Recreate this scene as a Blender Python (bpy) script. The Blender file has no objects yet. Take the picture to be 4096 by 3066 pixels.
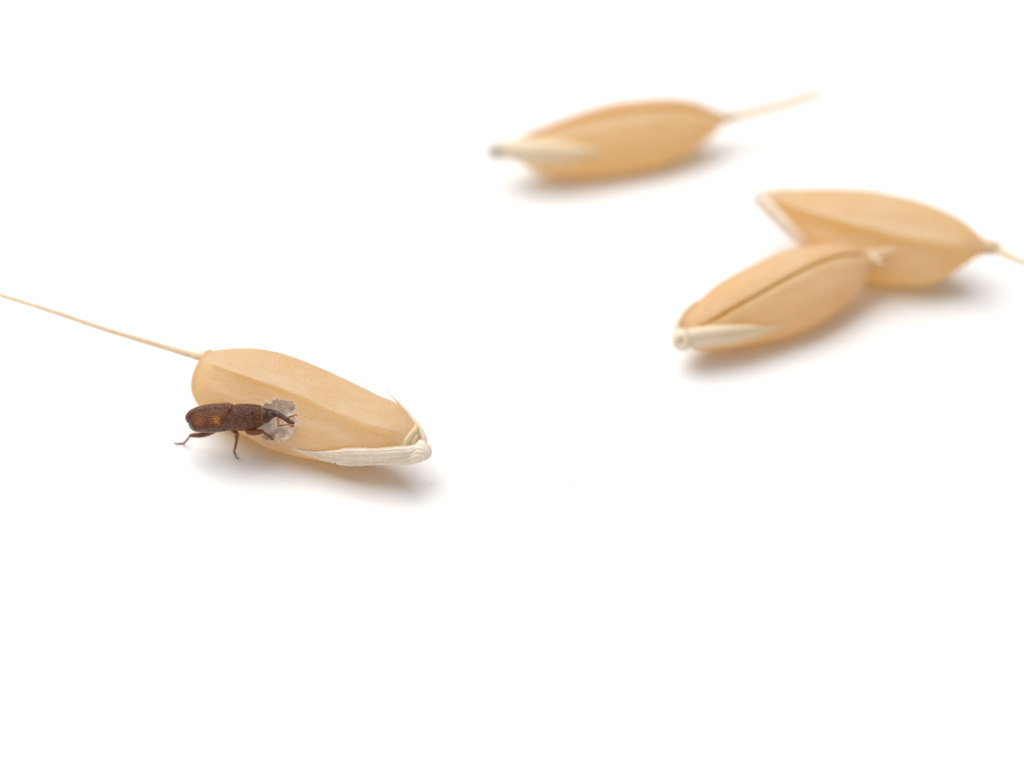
import bpy, math, random
import numpy as np
from mathutils import Matrix, Vector, noise, kdtree

random.seed(7)
rng = np.random.default_rng(7)
MM = 0.1                                   # 1 Blender unit = 1 cm; all lengths below are in millimetres
sc = bpy.context.scene
sc.unit_settings.system = 'METRIC'
sc.unit_settings.scale_length = 0.01
sc.unit_settings.length_unit = 'MILLIMETERS'

# ------------------------------------------------------------------ camera
EL = math.radians(40.0)                    # the lens looks down at 40 degrees
DIST = 200.0                               # mm from lens to the middle of the sheet
PXMM = 143.0                               # survey pixels per millimetre at that distance
RIGHT = np.array([1.0, 0.0, 0.0])
UP = np.array([0.0, math.sin(EL), math.cos(EL)])
FWD = np.array([0.0, math.cos(EL), -math.sin(EL)])
EYE = -FWD * DIST
cam_data = bpy.data.cameras.new('camera')
cam = bpy.data.objects.new('camera', cam_data)
sc.collection.objects.link(cam)
cam.location = Vector(EYE * MM)
cam.rotation_euler = (math.pi / 2 - EL, 0, 0)
cam_data.sensor_fit = 'HORIZONTAL'
cam_data.sensor_width = 36.0
cam_data.lens = 36.0 * DIST / (4096 / PXMM)
cam_data.clip_start = 0.1
cam_data.clip_end = 1000.0
cam_data.dof.use_dof = True
cam_data.dof.focus_distance = 196.3 * MM
APERTURE = 9.0                             # mm, entrance pupil
cam_data.dof.aperture_fstop = cam_data.lens * 1e-3 / (APERTURE * MM)
sc.camera = cam

# ------------------------------------------------------------------ light: white tent with one big soft box above and behind
world = bpy.data.worlds.new('World')
sc.world = world
world.use_nodes = True
bg = world.node_tree.nodes['Background']
bg.inputs['Color'].default_value = (1.0, 1.0, 1.0, 1)
bg.inputs['Strength'].default_value = 0.33

def softbox(name, loc, size, power, color=(1, 1, 1)):
    d = bpy.data.lights.new(name, 'AREA')
    d.shape = 'RECTANGLE'
    d.size, d.size_y = size[0] * MM, size[1] * MM
    d.energy = power
    d.color = color
    o = bpy.data.objects.new(name, d)
    sc.collection.objects.link(o)
    o.location = Vector(loc) * MM
    o.rotation_euler = (-Vector(loc)).to_track_quat('-Z', 'Y').to_euler()
    return o
softbox('softbox', (-75, 82, 265), (380, 320), 11900.0, (1.0, 1.0, 1.0))

sc.view_settings.view_transform = 'Standard'
sc.view_settings.look = 'None'
sc.view_settings.exposure = 0.24
sc.view_settings.gamma = 1.0
sc.view_settings.use_curve_mapping = False
sc.cycles.max_bounces = 14
sc.cycles.diffuse_bounces = 8
sc.cycles.glossy_bounces = 4
sc.cycles.transmission_bounces = 6
sc.cycles.use_denoising = True

# ------------------------------------------------------------------ helpers
def nrm(v):
    return v / np.linalg.norm(v)

def ray(px, py):
    return FWD * DIST + RIGHT * (px - 2048) / PXMM + UP * (1533 - py) / PXMM

def place(px, py, z):
    """the spot of height z (mm above the sheet) surveyed at this place of the picture"""
    d = ray(px, py)
    k = (z - EYE[2]) / d[2]
    return EYE + d * k

def smooth_line(pts, n=400):
    """Catmull-Rom through points of any dimension"""
    p = np.asarray(pts, float)
    p = np.vstack([2 * p[0] - p[1], p, 2 * p[-1] - p[-2]])
    out = []
    m = len(p) - 3
    for i in range(m):
        a, b, c, d = p[i:i + 4]
        k = max(2, n // m)
        t = np.linspace(0, 1, k, endpoint=(i == m - 1))[:, None]
        out.append(0.5 * ((2 * b) + (-a + c) * t + (2 * a - 5 * b + 4 * c - d) * t ** 2 + (-a + 3 * b - 3 * c + d) * t ** 3))
    return np.vstack(out)

def empty(name, matrix=None, loc=None):
    o = bpy.data.objects.new(name, None)
    o.empty_display_size = 0.02
    sc.collection.objects.link(o)
    if matrix is not None:
        o.matrix_world = matrix
    if loc is not None:
        o.location = Vector(loc) * MM
    return o

def mesh_obj(name, verts, faces, material, parent=None, smooth=True, attrs=None):
    me = bpy.data.meshes.new(name)
    v = np.asarray(verts, float) * MM
    me.from_pydata(v.tolist(), [], faces if isinstance(faces, list) else faces.tolist())
    me.update()
    if smooth:
        me.polygons.foreach_set('use_smooth', np.ones(len(me.polygons), bool))
    if attrs:
        for k, val in attrs.items():
            if np.ndim(val) == 2:
                a = me.attributes.new(k, 'FLOAT_COLOR', 'POINT')
                a.data.foreach_set('color', np.hstack([val, np.ones((len(val), 1))]).astype(np.float32).ravel())
            else:
                a = me.attributes.new(k, 'FLOAT', 'POINT')
                a.data.foreach_set('value', np.asarray(val, np.float32))
    me.materials.append(material)
    o = bpy.data.objects.new(name, me)
    sc.collection.objects.link(o)
    if parent is not None:
        o.parent = parent
    return o

def tag(o, label, cat, group=None):
    o['label'] = label
    o['category'] = cat
    if group:
        o['group'] = group
    return o

def grid_faces(nu, nv, wrap=False, flip=False):
    i, j = np.meshgrid(np.arange(nu - 1), np.arange(nv if wrap else nv - 1), indexing='ij')
    j2 = (j + 1) % nv
    f = np.stack([i * nv + j, i * nv + j2, (i + 1) * nv + j2, (i + 1) * nv + j], -1).reshape(-1, 4)
    return f[:, ::-1] if flip else f

def vnoise(p, scale, seed=0.0):
    off = Vector((seed * 13.7, seed * 7.1, seed * 3.3))
    return np.array([noise.noise(Vector(q) * scale + off) for q in p])

def tube(pts, radii, seg=16, flat=1.0, updir=None):
    """tapered tube through points (mm) with rounded ends; returns verts, faces"""
    p = np.asarray(pts, float)
    r = np.asarray(radii, float)
    tan = np.gradient(p, axis=0)
    tan /= np.linalg.norm(tan, axis=1)[:, None]
    ref = np.array([0, 0, 1.0]) if updir is None else np.asarray(updir, float)
    if abs(tan[0] @ ref) > 0.95:
        ref = np.array([1.0, 0, 0])
    a = nrm(ref - tan[0] * (ref @ tan[0]))
    rings = []
    th = np.linspace(0, 2 * math.pi, seg, endpoint=False)
    # rounded caps
    ext_p, ext_t, ext_r = [], [], []
    for k in (80, 55, 28):
        c, s = math.cos(math.radians(k)), math.sin(math.radians(k))
        ext_p.append(p[0] - tan[0] * r[0] * s); ext_t.append(tan[0]); ext_r.append(r[0] * c)
    P = np.vstack([ext_p, p]); T = np.vstack([ext_t, tan]); R = np.concatenate([ext_r, r])
    e_p, e_t, e_r = [], [], []
    for k in (28, 55, 80):
        c, s = math.cos(math.radians(k)), math.sin(math.radians(k))
        e_p.append(p[-1] + tan[-1] * r[-1] * s); e_t.append(tan[-1]); e_r.append(r[-1] * c)
    P = np.vstack([P, e_p]); T = np.vstack([T, e_t]); R = np.concatenate([R, e_r])
    for q, t, rad in zip(P, T, R):
        a = nrm(a - t * (a @ t))
        b = np.cross(t, a)
        rings.append(q + rad * (np.cos(th)[:, None] * a + flat * np.sin(th)[:, None] * b))
    v = np.vstack(rings)
    n = len(P)
    f = grid_faces(n, seg, wrap=True).tolist()
    f.append(list(range(seg))[::-1])
    f.append([(n - 1) * seg + k for k in range(seg)])
    return v, f

def merge(parts):
    vs, fs, o = [], [], 0
    for v, f in parts:
        vs.append(v)
        fs += [[i + o for i in q] for q in (f if isinstance(f, list) else f.tolist())]
        o += len(v)
    return np.vstack(vs), fs

# ------------------------------------------------------------------ materials
def mat(name):
    m = bpy.data.materials.new(name)
    m.use_nodes = True
    nt = m.node_tree
    nt.nodes.clear()
    out = nt.nodes.new('ShaderNodeOutputMaterial')
    p = nt.nodes.new('ShaderNodeBsdfPrincipled')
    nt.links.new(p.outputs[0], out.inputs['Surface'])
    return m, nt, p, out

def N(nt, kind, **kw):
    n = nt.nodes.new(kind)
    for k, v in kw.items():
        if k in n.inputs:
            n.inputs[k].default_value = v
        else:
            setattr(n, k, v)
    return n

def mixrgb(nt, fac, a, b, mode='MIX'):
    n = nt.nodes.new('ShaderNodeMix')
    n.data_type = 'RGBA'
    n.blend_type = mode
    for sock, val in ((n.inputs[0], fac), (n.inputs[6], a), (n.inputs[7], b)):
        if isinstance(val, bpy.types.NodeSocket):
            nt.links.new(val, sock)
        elif isinstance(val, (int, float)):
            sock.default_value = val
        else:
            sock.default_value = (*val, 1)
    return n.outputs[2]

def ramp(nt, sock, lo, hi):
    n = N(nt, 'ShaderNodeMapRange')
    n.inputs['From Min'].default_value = lo
    n.inputs['From Max'].default_value = hi
    nt.links.new(sock, n.inputs['Value'])
    return n.outputs['Result']

def mapped(nt, scale=(1, 1, 1)):
    tc = N(nt, 'ShaderNodeTexCoord')
    mp = N(nt, 'ShaderNodeMapping')
    mp.inputs['Scale'].default_value = scale
    nt.links.new(tc.outputs['Object'], mp.inputs['Vector'])
    return mp.outputs[0]

def noise_tex(nt, vec, scale, detail=4.0, rough=0.55):
    n = N(nt, 'ShaderNodeTexNoise', Scale=scale, Detail=detail, Roughness=rough)
    nt.links.new(vec, n.inputs['Vector'])
    return n.outputs[0]

def voro(nt, vec, scale, rnd=1.0):
    n = N(nt, 'ShaderNodeTexVoronoi', Scale=scale)
    n.inputs['Randomness'].default_value = rnd
    nt.links.new(vec, n.inputs['Vector'])
    return n

def bump(nt, sock, strength, dist):
    b = N(nt, 'ShaderNodeBump', Strength=strength, Distance=dist)
    nt.links.new(sock, b.inputs['Height'])
    return b.outputs[0]

def husk_material(name, base, pale, deep, seed):
    m, nt, p, out = mat(name)
    v = mapped(nt)
    lng = mapped(nt, (0.35, 1, 1))
    fib = mapped(nt, (0.10, 1, 1))
    n1 = noise_tex(nt, lng, 22.0 + seed, 4)
    n2 = noise_tex(nt, v, 240.0, 3, 0.6)
    n3 = noise_tex(nt, fib, 90.0, 3)
    c = mixrgb(nt, ramp(nt, n1, 0.40, 0.62), base, pale)
    c = mixrgb(nt, 0.45, c, mixrgb(nt, ramp(nt, n3, 0.42, 0.72), c, deep))
    n5 = noise_tex(nt, lng, 9.0 + seed, 4, 0.6)
    c = mixrgb(nt, 0.55, c, mixrgb(nt, ramp(nt, n5, 0.48, 0.66), c, deep))
    n6 = noise_tex(nt, v, 430.0, 2, 0.6)
    c = mixrgb(nt, 0.55, c, mixrgb(nt, ramp(nt, n6, 0.55, 0.36), c, deep))
    g = mixrgb(nt, ramp(nt, n2, 0.42, 0.68), c, pale)
    c = mixrgb(nt, 0.75, c, g)
    # fine brown pores and pale waxy grains
    vo = voro(nt, v, 125.0)
    sel = N(nt, 'ShaderNodeSeparateColor'); nt.links.new(vo.outputs['Color'], sel.inputs[0])
    dots = N(nt, 'ShaderNodeMath', operation='MULTIPLY')
    nt.links.new(ramp(nt, vo.outputs['Distance'], 0.25, 0.10), dots.inputs[0])
    nt.links.new(ramp(nt, sel.outputs[0], 0.72, 0.78), dots.inputs[1])
    clus = N(nt, 'ShaderNodeMath', operation='MULTIPLY')
    nt.links.new(dots.outputs[0], clus.inputs[0]); nt.links.new(ramp(nt, noise_tex(nt, v, 14.0, 2), 0.38, 0.6), clus.inputs[1])
    c = mixrgb(nt, clus.outputs[0], c, (0.36, 0.21, 0.10))
    vp = voro(nt, v, 150.0)
    selp = N(nt, 'ShaderNodeSeparateColor'); nt.links.new(vp.outputs['Color'], selp.inputs[0])
    dp = N(nt, 'ShaderNodeMath', operation='MULTIPLY')
    nt.links.new(ramp(nt, vp.outputs['Distance'], 0.30, 0.12), dp.inputs[0])
    nt.links.new(ramp(nt, selp.outputs[1], 0.70, 0.80), dp.inputs[1])
    c = mixrgb(nt, dp.outputs[0], c, (0.90, 0.80, 0.63))
    # scuffed white patches, painted crest highlights and brown tip come from the mesh
    at = N(nt, 'ShaderNodeAttribute', attribute_name='scuff_highlight')
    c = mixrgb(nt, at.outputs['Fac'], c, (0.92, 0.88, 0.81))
    at2 = N(nt, 'ShaderNodeAttribute', attribute_name='brown')
    c = mixrgb(nt, at2.outputs['Fac'], c, (0.52, 0.26, 0.10))
    nt.links.new(c, p.inputs['Base Color'])
    p.inputs['Roughness'].default_value = 0.7
    p.inputs['Specular IOR Level'].default_value = 0.22
    p.inputs['Subsurface Weight'].default_value = 0.0
    p.inputs['Subsurface Radius'].default_value = (1.0, 0.6, 0.3)
    p.inputs['Subsurface Scale'].default_value = 0.25 * MM
    p.inputs['Sheen Weight'].default_value = 0.6
    p.inputs['Sheen Roughness'].default_value = 0.4
    p.inputs['Sheen Tint'].default_value = (1, 0.95, 0.88, 1)
    h = N(nt, 'ShaderNodeMath', operation='ADD')
    nt.links.new(n2, h.inputs[0]); nt.links.new(n3, h.inputs[1])
    h2 = N(nt, 'ShaderNodeMath', operation='ADD')
    nt.links.new(h.outputs[0], h2.inputs[0]); nt.links.new(n6, h2.inputs[1])
    nb_ = bump(nt, h2.outputs[0], 0.9, 0.024 * MM)
    nt.links.new(nb_, p.inputs['Normal'])
    tr = N(nt, 'ShaderNodeBsdfTranslucent')
    nt.links.new(mixrgb(nt, 0.82, c, (1.0, 0.73, 0.19)), tr.inputs['Color'])
    ms = N(nt, 'ShaderNodeMixShader')
    ms.inputs[0].default_value = 0.55
    nt.links.new(p.outputs[0], ms.inputs[1]); nt.links.new(tr.outputs[0], ms.inputs[2])
    nt.links.new(ms.outputs[0], out.inputs['Surface'])
    return m

M_HUSK = husk_material('rice husk', (0.94, 0.805, 0.55), (0.98, 0.925, 0.79), (0.85, 0.61, 0.29), 0.0)
M_HUSK_GOLD = husk_material('golden rice husk', (0.94, 0.795, 0.51), (0.98, 0.915, 0.75), (0.85, 0.60, 0.27), 3.0)

def straw_material(name, base, pale, transl=0.35, stripe=260.0, seed=0.0):
    m, nt, p, out = mat(name)
    v = mapped(nt, (0.07, 1, 1))
    n1 = noise_tex(nt, v, stripe, 4, 0.6)
    n2 = noise_tex(nt, mapped(nt), 30.0 + seed, 3)
    c = mixrgb(nt, ramp(nt, n1, 0.36, 0.56), base, pale)
    c = mixrgb(nt, ramp(nt, n2, 0.42, 0.9), c, base)
    ab = N(nt, 'ShaderNodeAttribute', attribute_name='blend')      # papery ends dry to the husk's own straw colour
    c = mixrgb(nt, ab.outputs['Fac'], c, (0.90, 0.70, 0.40))
    nt.links.new(c, p.inputs['Base Color'])
    p.inputs['Roughness'].default_value = 0.62
    p.inputs['Specular IOR Level'].default_value = 0.28
    nt.links.new(bump(nt, n1, 0.6, 0.02 * MM), p.inputs['Normal'])
    tr = N(nt, 'ShaderNodeBsdfTranslucent')
    nt.links.new(c, tr.inputs['Color'])
    ms = N(nt, 'ShaderNodeMixShader')
    ms.inputs[0].default_value = transl
    nt.links.new(p.outputs[0], ms.inputs[1]); nt.links.new(tr.outputs[0], ms.inputs[2])
    nt.links.new(ms.outputs[0], out.inputs['Surface'])
    return m

M_GLUME = straw_material('papery glume', (0.86, 0.74, 0.57), (0.97, 0.925, 0.85), 0.34, 330.0)
M_GLUME_CREAM = straw_material('cream glume', (0.86, 0.73, 0.54), (0.93, 0.86, 0.73), 0.25, 240.0, 3.0)
M_KNOB = straw_material('dry stalk end', (0.58, 0.50, 0.40), (0.72, 0.64, 0.53), 0.10, 200.0, 2.0)
M_AWN = straw_material('straw awn', (0.80, 0.63, 0.40), (0.90, 0.77, 0.57), 0.25, 220.0, 5.0)
M_TIP = straw_material('dry husk tip', (0.70, 0.50, 0.28), (0.78, 0.61, 0.40), 0.2, 180.0, 1.0)
M_FRAY = straw_material('frayed husk end', (0.84, 0.62, 0.39), (0.90, 0.73, 0.53), 0.2, 180.0, 1.5)
M_GERM = straw_material('yellow rachilla', (0.74, 0.58, 0.31), (0.80, 0.67, 0.44), 0.2, 120.0, 4.0)

def chalk_material():
    m, nt, p, out = mat('chalky kernel')
    v = mapped(nt)
    n1 = noise_tex(nt, v, 55.0, 5, 0.65)
    n2 = noise_tex(nt, v, 190.0, 4, 0.7)
    c = mixrgb(nt, ramp(nt, n1, 0.35, 0.65), (0.88, 0.70, 0.56), (0.97, 0.86, 0.76))
    c = mixrgb(nt, ramp(nt, n2, 0.58, 0.70), c, (0.97, 0.94, 0.90))
    n3 = noise_tex(nt, mapped(nt), 34.0, 4, 0.65)
    c = mixrgb(nt, 0.6, c, mixrgb(nt, ramp(nt, n3, 0.58, 0.70), c, (0.50, 0.29, 0.17)))
    nt.links.new(c, p.inputs['Base Color'])
    p.inputs['Roughness'].default_value = 0.5
    p.inputs['Specular IOR Level'].default_value = 0.5
    p.inputs['Subsurface Weight'].default_value = 0.4
    p.inputs['Subsurface Radius'].default_value = (1, 0.8, 0.7)
    p.inputs['Subsurface Scale'].default_value = 0.12 * MM
    nt.links.new(bump(nt, n2, 0.9, 0.04 * MM), p.inputs['Normal'])
    return m
M_CHALK = chalk_material()
m, nt, p, out = mat('kernel crumb')
p.inputs['Base Color'].default_value = (0.88, 0.75, 0.58, 1)
p.inputs['Roughness'].default_value = 0.35
M_CRUMB = m

def weevil_material(name, pit_scale, rough):
    m, nt, p, out = mat(name)
    at = N(nt, 'ShaderNodeAttribute', attribute_name='tint')
    v = mapped(nt)
    n1 = noise_tex(nt, v, 60.0, 4, 0.6)
    vo = voro(nt, v, pit_scale)
    c = mixrgb(nt, ramp(nt, n1, 0.3, 0.75), at.outputs['Color'], mixrgb(nt, 1.0, at.outputs['Color'], (0.55, 0.48, 0.45), 'MULTIPLY'))
    nt.links.new(c, p.inputs['Base Color'])
    p.inputs['Roughness'].default_value = rough
    p.inputs['Specular IOR Level'].default_value = 0.36
    nt.links.new(bump(nt, ramp(nt, vo.outputs['Distance'], 0.05, 0.5), 0.8, 0.022 * MM), p.inputs['Normal'])
    return m
M_BODY = weevil_material('brown chitin', 210.0, 0.22)
M_WING = weevil_material('striped wing case chitin', 240.0, 0.22)
M_ANT = weevil_material('amber antenna chitin', 160.0, 0.30)
m, nt, p, out = mat('black compound eye')
p.inputs['Base Color'].default_value = (0.062, 0.047, 0.042, 1)
p.inputs['Roughness'].default_value = 0.5
vo = voro(nt, mapped(nt), 620.0, 0.2)
nt.links.new(bump(nt, vo.outputs['Distance'], 0.8, 0.006 * MM), p.inputs['Normal'])
M_EYE = m
m, nt, p, out = mat('golden scale hair')
p.inputs['Base Color'].default_value = (0.60, 0.37, 0.14, 1)
p.inputs['Roughness'].default_value = 0.3
M_SCALE = m
m, nt, p, out = mat('grey dust')
p.inputs['Base Color'].default_value = (0.24, 0.23, 0.23, 1)
p.inputs['Roughness'].default_value = 0.9
M_DUST = m
m, nt, p, out = mat('pale chaff crumb')
p.inputs['Base Color'].default_value = (0.90, 0.82, 0.70, 1)
p.inputs['Roughness'].default_value = 0.7
M_CHAFF = m

# ------------------------------------------------------------------ the white sheet
m, nt, p, out = mat('white satin card')
v = mapped(nt, (0.12, 1, 1))
nf = noise_tex(nt, v, 60.0, 5, 0.6)
nb = noise_tex(nt, mapped(nt), 0.7, 3)
c = mixrgb(nt, ramp(nt, nf, 0.3, 0.7), (0.842, 0.842, 0.842), (0.862, 0.862, 0.862))
c = mixrgb(nt, ramp(nt, nb, 0.35, 0.7), c, (0.840, 0.836, 0.838))
nt.links.new(c, p.inputs['Base Color'])
p.inputs['Roughness'].default_value = 0.6
p.inputs['Specular IOR Level'].default_value = 0.2
nt.links.new(bump(nt, nf, 0.25, 0.01 * MM), p.inputs['Normal'])
sheet = mesh_obj('white_surface', [(-600, -600, 0), (600, -600, 0), (600, 600, 0), (-600, 600, 0)], [[0, 1, 2, 3]], m, smooth=False)
sheet['kind'] = 'structure'

# ------------------------------------------------------------------ rice grains
class Grain:
    """An unhusked rice grain lying on the sheet. Local axes: x from stalk end to tip, y across, z out of the broad face."""
    def __init__(self, base, tip, top, bot, line, depth, tilt=0.0, style='ridge', rib=1.0, expo=1.0):
        self.style = style
        self.rib = rib
        self.depth = depth
        self.expo = expo
        zc = 1.0
        for _ in range(6):
            self.frame(base, tip, zc, tilt)
            self.profile(top, bot, line)
            w = self.sample(60, 60)
            zc -= w[:, 2].min()
        self.frame(base, tip, zc, tilt); self.profile(top, bot, line)

    def frame(self, base, tip, zc, tilt):
        self.O = place(*base, zc + tilt)
        Q = place(*tip, zc - tilt)
        self.a = nrm(Q - self.O)
        mid = (self.O + Q) / 2
        view = nrm(mid - EYE)
        n1 = nrm(np.cross(self.a, view))
        if n1[2] < 0:
            n1 = -n1
        self.n1 = n1
        self.n2 = np.cross(self.a, n1)
        if self.n2 @ view > 0:
            self.n2 = -self.n2
        self.hand = np.sign(np.linalg.det(np.array([self.a, self.n1, self.n2])))

    def ts(self, px, py):
        d = ray(px, py)
        k = ((self.O - EYE) @ self.n2) / (d @ self.n2)
        P = EYE + d * k - self.O
        return P @ self.a, P @ self.n1

    def local(self, pts):
        return np.array([self.ts(*q) for q in pts])

    def lean(self, px, py):
        v = nrm(ray(px, py))
        return (v @ self.a) / (v @ self.n2)

    def base_front(self, t, s):
        t = np.clip(t, self.t0 + 0.02, self.t1 - 0.02)
        top, bot = self.top(t), self.bot(t)
        c, w = (top + bot) / 2, np.maximum((top - bot) / 2, 1e-6)
        x = np.clip((s - c) / w, -0.97, 0.97)
        return float(self.halfdepth(t) * (1 - np.abs(x) ** 2.2) ** (0.5 * self.expo))

    def ts_face(self, px, py, lift=0.0):
        """surveyed spot on the face rather than on the middle plane"""
        t0, s = self.ts(px, py)
        k, t = self.lean(px, py), t0
        for _ in range(12):
            t = 0.5 * t + 0.5 * (t0 + (self.base_front(t, s) + lift) * k)
        return t, s

    def local_face(self, pts, lift=0.0):
        return np.array([self.ts_face(*q, lift) for q in pts])

    def matrix(self):
        M = Matrix.Identity(4)
        y = self.n1 * self.hand                      # keep the frame right handed
        for i in range(3):
            M[i][0], M[i][1], M[i][2] = self.a[i], y[i], self.n2[i]
            M[i][3] = self.O[i] * MM
        return M

    def to_local(self, t, s, d):
        return np.stack([t, s * self.hand, d], -1)

    def to_world(self, t, s, d):
        return self.O + np.multiply.outer(t, self.a) + np.multiply.outer(s, self.n1) + np.multiply.outer(d, self.n2)

    def profile(self, top, bot, line):
        T, B = smooth_line(self.local(top)), smooth_line(self.local(bot))
        if T[0, 0] > T[-1, 0]: T = T[::-1]
        if B[0, 0] > B[-1, 0]: B = B[::-1]
        self.t0 = min(T[0, 0], B[0, 0]); self.t1 = max(T[-1, 0], B[-1, 0])
        self.T, self.B = T, B
        def mono(A):
            o = np.argsort(A[:, 0], kind='stable')
            return A[o]
        T, B = mono(T), mono(B)
        self.top = lambda t: np.interp(t, T[:, 0], T[:, 1])
        self.bot = lambda t: np.interp(t, B[:, 0], B[:, 1])
        self.wm = 0.5 * max((self.top(tt) - self.bot(tt)) for tt in np.linspace(self.t0, self.t1, 60))
        Lp = smooth_line(self.local_face(line))
        Lp = mono(Lp)
        self.line = lambda t: np.interp(t, Lp[:, 0], Lp[:, 1])
        self.lrange = (Lp[0, 0], Lp[-1, 0])

    def halfdepth(self, t):
        w = np.maximum(self.top(t) - self.bot(t), 0.0) / 2
        return self.depth * self.wm * np.clip(w / self.wm, 0, 1) ** 0.9

    def front(self, t, s):
        """depth of the face towards the viewer"""
        top, bot = self.top(t), self.bot(t)
        c, w = (top + bot) / 2, np.maximum((top - bot) / 2, 1e-6)
        x = np.clip((s - c) / w, -1, 1)
        base = self.halfdepth(t) * (1 - np.abs(x) ** 2.2) ** (0.5 * self.expo)
        return base + self.feature(t, s, x, w)

    def feature(self, t, s, x, w):
        l0, l1 = self.lrange
        fade = np.clip((t - l0) / 0.5, 0, 1) * np.clip((l1 - t) / 0.5, 0, 1)
        y = (s - self.line(t))
        mask = np.clip(1 - x ** 2, 0, 1) ** 0.5
        if self.style == 'ridge':
            up = np.exp(-(np.maximum(y, 0) / 0.22) ** 2)
            dn = np.exp(-(np.maximum(-y, 0) / 0.085) ** 2)
            crest = np.where(y > 0, up, dn) * 0.115 * self.rib
            hollow = -0.055 * np.exp(-((y + 0.42) / 0.26) ** 2)
            hollow2 = -0.025 * np.exp(-((y - 0.62) / 0.22) ** 2)
            return (crest + hollow + hollow2) * fade * mask
        if self.style == 'seam':
            lip = 0.05 * np.exp(-(np.maximum(y, 0) / 0.25) ** 2)
            dip = -0.12 * np.exp(-(np.maximum(-y, 0) / 0.10) ** 2)
            hollow = -0.03 * np.exp(-((y + 0.6) / 0.2) ** 2)
            return np.where(y > 0, lip, dip + hollow) * fade * mask
        # 'channel': a broad hollow between two rounded ribs
        dip = -0.20 * np.exp(-(y / 0.14) ** 2)
        rib = 0.05 * np.exp(-((y + 0.30) / 0.14) ** 2)
        return (dip + rib) * fade * mask

    def stations(self, n):
        k = np.linspace(0, 1, n)
        e = 0.5 - 0.5 * np.cos(math.pi * k)
        return self.t0 + (self.t1 - self.t0) * (0.35 * k + 0.65 * e)

    def surface(self, t, th):
        """t (n,1), th (n,m) angle from +across over the face (0..pi) to the underside (pi..2pi)"""
        top, bot = self.top(t), self.bot(t)
        c, w = (top + bot) / 2, np.maximum((top - bot) / 2, 1e-5)
        x = np.cos(th)
        s = c + w * x
        f = self.front(t + 0 * th, s)
        b = -self.halfdepth(t) * (1 - np.abs(x) ** 2.2) ** 0.5
        b = b - 0.05 * np.exp(-((x + 0.1) / 0.15) ** 2) * np.clip(1 - x ** 2, 0, 1)
        d = np.where(np.sin(th) >= 0, f, b)
        return t + 0 * th, s, d

    def sample(self, n, mth):
        t = self.stations(n)[:, None]
        th = np.linspace(0, 2 * math.pi, mth)[None, :] + 0 * t
        t_, s, d = self.surface(t, th)
        return self.to_world(t_.ravel(), s.ravel(), d.ravel())

    def seam_theta(self, t):
        top, bot = self.top(t), self.bot(t)
        c, w = (top + bot) / 2, np.maximum((top - bot) / 2, 1e-5)
        x = (self.line(t) - c) / w
        l0, l1 = self.lrange
        return np.arccos(np.clip(x, -0.97, 0.97))

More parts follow.
